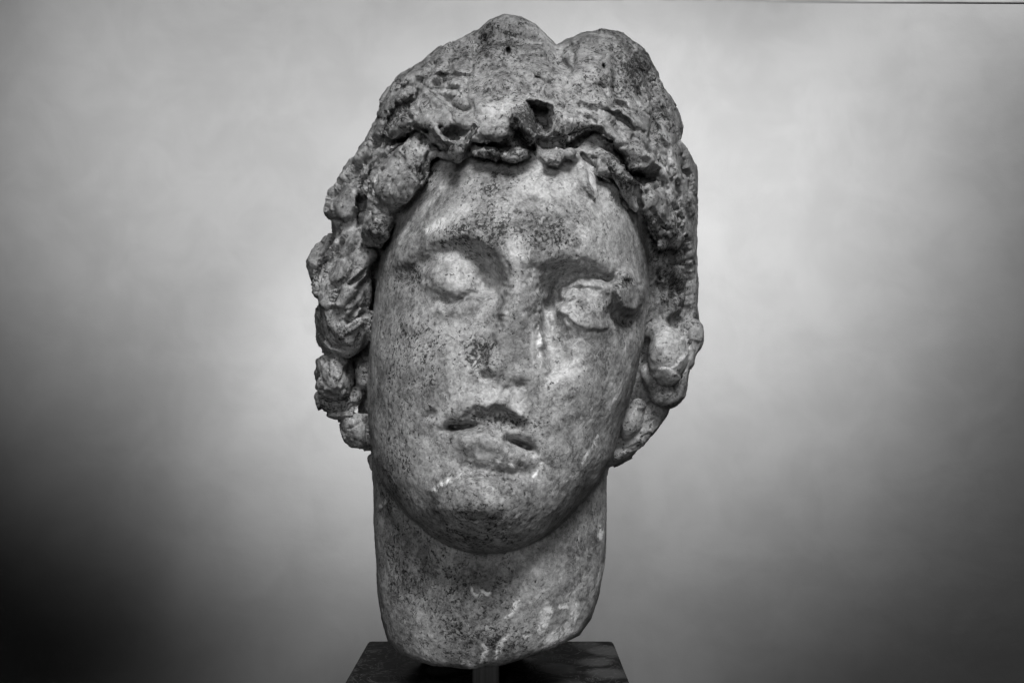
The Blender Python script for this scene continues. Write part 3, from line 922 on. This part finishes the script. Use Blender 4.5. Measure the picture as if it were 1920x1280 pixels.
# brow breaks, cheek and chin scars
R([(1012, 628, 3), (1014, 650, 3), (1026, 690, 3)], 4)
R([(1012, 560, 3), (1009, 600, 3), (1012, 650, 3)], 4)
blob(DR, 936, 908, 10, 6, 0, -6)
R([(884, 862, 3), (900, 870, 4), (925, 866, 3)], -5)
for q, a in (([(772, 182, 5), (735, 228, 6), (700, 272, 5), (664, 318, 5), (640, 345, 4)], -13), ([(712, 228, 5), (680, 282, 6), (645, 330, 6), (618, 362, 5)], 9),
             ([(800, 246, 5), (760, 276, 6), (724, 300, 6), (706, 330, 5)], -10), ([(694, 306, 4), (680, 350, 5), (672, 398, 5), (668, 424, 4)], -15),
             ([(708, 336, 4), (700, 380, 5), (690, 424, 4)], -9), ([(752, 300, 5), (728, 345, 6), (716, 392, 5)], -8), ([(772, 310, 4), (752, 350, 5), (738, 386, 4)], 6),
             ([(640, 430, 4), (628, 470, 5), (606, 510, 4)], -9), ([(668, 440, 4), (652, 490, 5), (640, 520, 4)], -9),
             ([(812, 118, 8), (790, 150, 9), (770, 178, 8)], -9), ([(850, 92, 8), (835, 130, 9), (822, 160, 8)], -7), ([(905, 70, 8), (880, 120, 9), (872, 180, 8)], -7),
             ([(1075, 90, 8), (1068, 140, 9), (1060, 195, 8)], -6), ([(1150, 90, 8), (1160, 140, 10), (1150, 200, 8)], -6), ([(1215, 130, 7), (1226, 190, 8), (1224, 262, 7)], -8)):
    R(q, a, 'g' if a < 0 else 't')
drg = mapval(DR); drg = np.where(mapval(hl) < 0, np.where(drg > 0, drg * .8, drg * 1.5), drg)
vis = np.clip((40 - (S[:, 2] - mapval(front()))) / 20, 0, 1) * np.clip(-N[:, 1] * 2.5, 0, 1)
DV = N * .35 + np.array([0, -.8, .1]); DV /= np.linalg.norm(DV, axis=1, keepdims=True)
W = W + DV * (drg * vis)[:, None]
W = relax(W, Q, 1, .35)
N = normals(W, Q)

hairmask = np.clip(.5 - mapval(hl) / 8, 0, 1)
hairmask = np.where((S[:, 1] > 640) & (S[:, 0] > 700) & (S[:, 0] < 1150), 0, hairmask)
I0 = np.clip(np.round(V).astype(int), 0, [NX - 1, NY - 1, ND - 1])
onface = face_phi[I0[:, 0], I0[:, 1], I0[:, 2]].astype(np.float32)
del face_phi
hairmask = hairmask * np.clip((onface - 1) / 6, 0, 1)
def facets(P, size, seed):
    """planar chips: every cell of a scattered lattice is a slightly tilted plane"""
    p = P / size + 500.0
    i = np.floor(p).astype(np.int64); f = (p - i).astype(np.float32)
    best = np.full(len(P), 9.0, np.float32); out = np.zeros(len(P), np.float32)
    for a in (-1, 0, 1):
        for b in (-1, 0, 1):
            for c in (-1, 0, 1):
                ii = (i[:, 0] + a, i[:, 1] + b, i[:, 2] + c)
                q = [f[:, k] - o - .5 - .45 * hash3(*ii, seed + k) for k, o in enumerate((a, b, c))]
                d = q[0] ** 2 + q[1] ** 2 + q[2] ** 2
                h = sum(q[k] * hash3(*ii, seed + 10 + k) for k in range(3)) + .25 * hash3(*ii, seed + 20)
                m = d < best
                best = np.where(m, d, best); out = np.where(m, h, out)
    return out
rough = .30 + .70 * hairmask
flank = np.clip((S[:, 0] - 1215) / 25, 0, 1) * np.clip((S[:, 1] - 200) / 40, 0, 1) * np.clip((640 - S[:, 1]) / 40, 0, 1)
disp = vnoise(W, 60, 1) * 4.0 * rough + vnoise(W, 30, 2) * 2.6 * rough + (1 - .6 * flank) * (vnoise(W, 15, 3) * 1.1 * (.12 + .88 * rough) + vnoise(W, 8, 4) * (.5 + .25 * hairmask))
hm = np.where((hairmask > .02) & (S[:, 2] < 120))[0]
Wj = W[hm] + np.stack([vnoise(W[hm], 24, 31 + k) for k in range(3)], 1) * 5
disp[hm] += hairmask[hm] * (1 - .7 * flank[hm]) * facets(Wj, 50, 60) * (4.6 + 3.6 * np.clip((720 - S[hm, 0]) / 40, 0, 1))
W = W + N * disp[:, None]
N = normals(W, Q)

# --- colour masks (crust, scars, worn pale stone, light painted on hair ridges) ---------------------------------------------
ST = np.full((NX, NY), .31, np.float32); SK = np.zeros((NX, NY), np.float32); WORN_LIT = np.zeros((NX, NY), np.float32)
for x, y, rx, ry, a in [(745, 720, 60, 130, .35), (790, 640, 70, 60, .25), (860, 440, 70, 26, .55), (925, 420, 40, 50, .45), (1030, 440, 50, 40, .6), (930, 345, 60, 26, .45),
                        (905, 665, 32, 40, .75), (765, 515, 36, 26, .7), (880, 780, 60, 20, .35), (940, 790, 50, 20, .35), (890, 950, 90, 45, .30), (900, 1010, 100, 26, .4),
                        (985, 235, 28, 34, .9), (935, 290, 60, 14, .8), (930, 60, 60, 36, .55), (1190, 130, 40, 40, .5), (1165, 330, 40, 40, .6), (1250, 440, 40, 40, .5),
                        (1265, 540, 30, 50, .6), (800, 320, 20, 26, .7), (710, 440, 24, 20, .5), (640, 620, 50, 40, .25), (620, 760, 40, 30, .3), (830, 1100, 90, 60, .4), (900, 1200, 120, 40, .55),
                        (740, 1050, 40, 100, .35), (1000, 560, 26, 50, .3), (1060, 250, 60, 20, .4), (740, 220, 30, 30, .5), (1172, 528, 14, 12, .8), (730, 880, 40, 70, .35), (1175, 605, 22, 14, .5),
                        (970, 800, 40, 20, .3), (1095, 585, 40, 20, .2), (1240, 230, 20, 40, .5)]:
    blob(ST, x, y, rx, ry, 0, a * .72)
for x, y, rx, ry, ang, a in [(880, 340, 16, 12, 0, .7), (985, 352, 20, 14, 0, .8), (870, 385, 26, 12, -20, .7), (822, 425, 14, 8, -30, 1), (1095, 432, 22, 16, 0, .7), (825, 352, 8, 9, 0, .8),
                             (1065, 690, 24, 36, -20, .8), (1004, 640, 6, 34, -14, .9), (1085, 612, 36, 12, 25, .7), (1170, 652, 7, 18, 10, .7), (1150, 745, 9, 26, 20, .6), (975, 500, 24, 40, 0, .45),
                             (925, 737, 10, 8, -30, .7), (970, 742, 8, 8, 0, .8), (850, 520, 26, 22, 0, .5), (1255, 650, 30, 46, 0, .8), (1304, 635, 18, 30, 0, .8), (1180, 790, 18, 26, 0, .5),
                             (780, 210, 20, 20, 0, .3), (920, 205, 36, 14, 0, .5), (1210, 300, 26, 8, 35, .6), (1250, 415, 14, 24, -20, .5), (745, 230, 26, 6, -30, .7), (720, 320, 44, 6, -40, .7)]:
    blob(WORN_LIT, x, y, rx, ry, ang, a)
def scratch(pts, a=1.0): stroke(SK, [(x, y, r * 1.12) for x, y, r in pts], a, 'g', 5, 'max')
for p in [[(970, 1128, 5), (958, 1142, 5), (946, 1156, 3)], [(1014, 1150, 4), (1030, 1142, 5), (1020, 1160, 4), (1004, 1180, 4)], [(1050, 1136, 4), (1080, 1132, 4), (1072, 1156, 6), (1056, 1178, 6), (1030, 1192, 5)],
          [(1024, 1170, 3), (1004, 1186, 4), (982, 1192, 3)], [(950, 1190, 3), (940, 1205, 4), (930, 1230, 3)], [(886, 1104, 4), (896, 1110, 5), (912, 1112, 4)], [(1126, 985, 4), (1126, 1005, 4)],
          [(905, 1210, 5), (908, 1225, 5), (900, 1235, 4)], [(870, 1240, 4), (888, 1246, 5)], [(1126, 1060, 3), (1122, 1090, 3)], [(1060, 1200, 3), (1020, 1216, 3)],
          [(1150, 740, 3), (1142, 770, 2)], [(1122, 815, 1.6), (1100, 850, 2), (1088, 868, 1.6)], [(1074, 886, 1.6), (1062, 898, 1.6)], [(1015, 870, 3), (1000, 890, 3)], [(815, 912, 4), (840, 900, 4)], [(880, 860, 3), (960, 872, 3)],
          [(800, 432, 4), (826, 416, 6)], [(1004, 625, 4), (1012, 665, 4)], [(720, 935, 3), (712, 950, 3)], [(1074, 1180, 4), (1050, 1192, 5), (1020, 1204, 4)]]:
    scratch(p)
for q in RIDGES: stroke(WORN_LIT, q, .42, 'g', 1)  # painted highlight: hair ridges made paler, as edges catching light
front_gate = np.clip((60 - S[:, 2]) / 60, 0, 1)
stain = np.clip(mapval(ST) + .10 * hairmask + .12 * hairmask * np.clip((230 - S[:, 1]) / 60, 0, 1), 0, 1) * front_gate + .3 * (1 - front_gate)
scar = np.clip(mapval(SK), 0, 1) * front_gate
worn_lit = np.clip(mapval(WORN_LIT), 0, 1) * front_gate

# --- split the one stone into the regions the eye names -------------------------------------
reg = np.zeros(len(S), np.int32)                     # 0 face, 1 hair, 2 neck, then locks and features
reg[hairmask > .5] = 1
reg[(S[:, 2] > 60)] = 1
def between(v, a, b): return (v > a) & (v < b)
jaw = np.interp(S[:, 0], [690, 700, 715, 752, 806, 850, 905, 950, 985, 1026, 1078, 1122, 1142], [800, 862, 912, 962, 1012, 1034, 1042, 1040, 1034, 1020, 974, 920, 880])
infacecols = between(S[:, 0], 694, 1146)
reg[(S[:, 1] > jaw) & infacecols & (S[:, 1] > 845) & (S[:, 2] > -225)] = 2
reg[(S[:, 1] > 905) & (S[:, 2] > -120)] = 2
names = ['face', 'hair', 'neck']
tree = [None, None, None]
for nm, q, flat in LOCKS:
    lo = q[:, :3].min(0) - q[:, 3].max() * max(flat, 1) - 8; hi = q[:, :3].max(0) + q[:, 3].max() * max(flat, 1) + 8
    c = np.where(((S > lo) & (S < hi)).all(1))[0]
    f = chain_sdf(q, flat, S[c, 0], S[c, 1], S[c, 2])
    c = c[f < 4]
    c = c[(reg[c] == 1) | (hairmask[c] > .2) | (S[c, 0] < 700) | (S[c, 0] > 1190)]
    reg[c] = len(names); names.append('hair_lock'); tree.append(1)
for nm, poly in [('eye', [(800, 500), (820, 480), (850, 470), (885, 482), (912, 520), (918, 542), (880, 556), (850, 572), (815, 562), (798, 530)]),
                 ('eye', [(1038, 560), (1060, 542), (1090, 530), (1125, 530), (1150, 550), (1158, 585), (1150, 612), (1110, 616), (1080, 606), (1058, 586)]),
                 ('nose', [(935, 560), (1008, 560), (1010, 640), (1022, 700), (1000, 738), (950, 746), (895, 726), (890, 690), (920, 640)]),
                 ('mouth', [(828, 800), (870, 776), (910, 762), (950, 762), (985, 786), (1012, 840), (985, 868), (930, 872), (885, 858), (845, 822)])]:
    pd = poly_sdf(poly)
    m = (mapval(pd) < 0) & (S[:, 2] < -120) & (reg == 0)
    reg[m] = len(names); names.append(nm); tree.append(0)

world_v = np.stack([W[:, 0] * SC, W[:, 1] * SC, EYE_Z + W[:, 2] * SC], 1).astype(np.float32)
base = Vector((0, 0, EYE_Z - 520 * SC))
head = bpy.data.objects.new("marble_head", None); scene.collection.objects.link(head)
head.location = base
head["label"] = "weathered marble head of a curly haired youth with broken nose, mounted on a post"
head["category"] = "statue head"
qreg = reg[Q]
qr = np.where((qreg[:, 0] == qreg[:, 1]) | (qreg[:, 0] == qreg[:, 2]), qreg[:, 0], qreg[:, 2])
objs = []
for r, nm in enumerate(names):
    q = Q[qr == r]
    if len(q) == 0: objs.append(None); continue
    used, inv = np.unique(q, return_inverse=True)
    inv = inv.reshape(-1, 4)
    me = bpy.data.meshes.new(nm)
    me.vertices.add(len(used)); me.vertices.foreach_set('co', (world_v[used] - np.array(base, np.float32)).ravel())
    me.loops.add(inv.size); me.loops.foreach_set('vertex_index', inv.ravel().astype(np.int32))
    me.polygons.add(len(inv)); me.polygons.foreach_set('loop_start', np.arange(0, inv.size, 4, dtype=np.int32))
    me.update(calc_edges=True)
    for an, arr in (('stain', stain), ('scar', scar), ('worn_lit', worn_lit)):
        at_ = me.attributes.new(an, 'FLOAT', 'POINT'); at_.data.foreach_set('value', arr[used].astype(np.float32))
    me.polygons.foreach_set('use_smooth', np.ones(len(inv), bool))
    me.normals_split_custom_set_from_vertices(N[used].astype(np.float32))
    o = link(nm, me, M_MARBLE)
    objs.append(o)
for r, o in enumerate(objs):
    if o is None: continue
    o.parent = head if tree[r] is None else objs[tree[r]]
print("verts", len(S), "quads", len(Q))
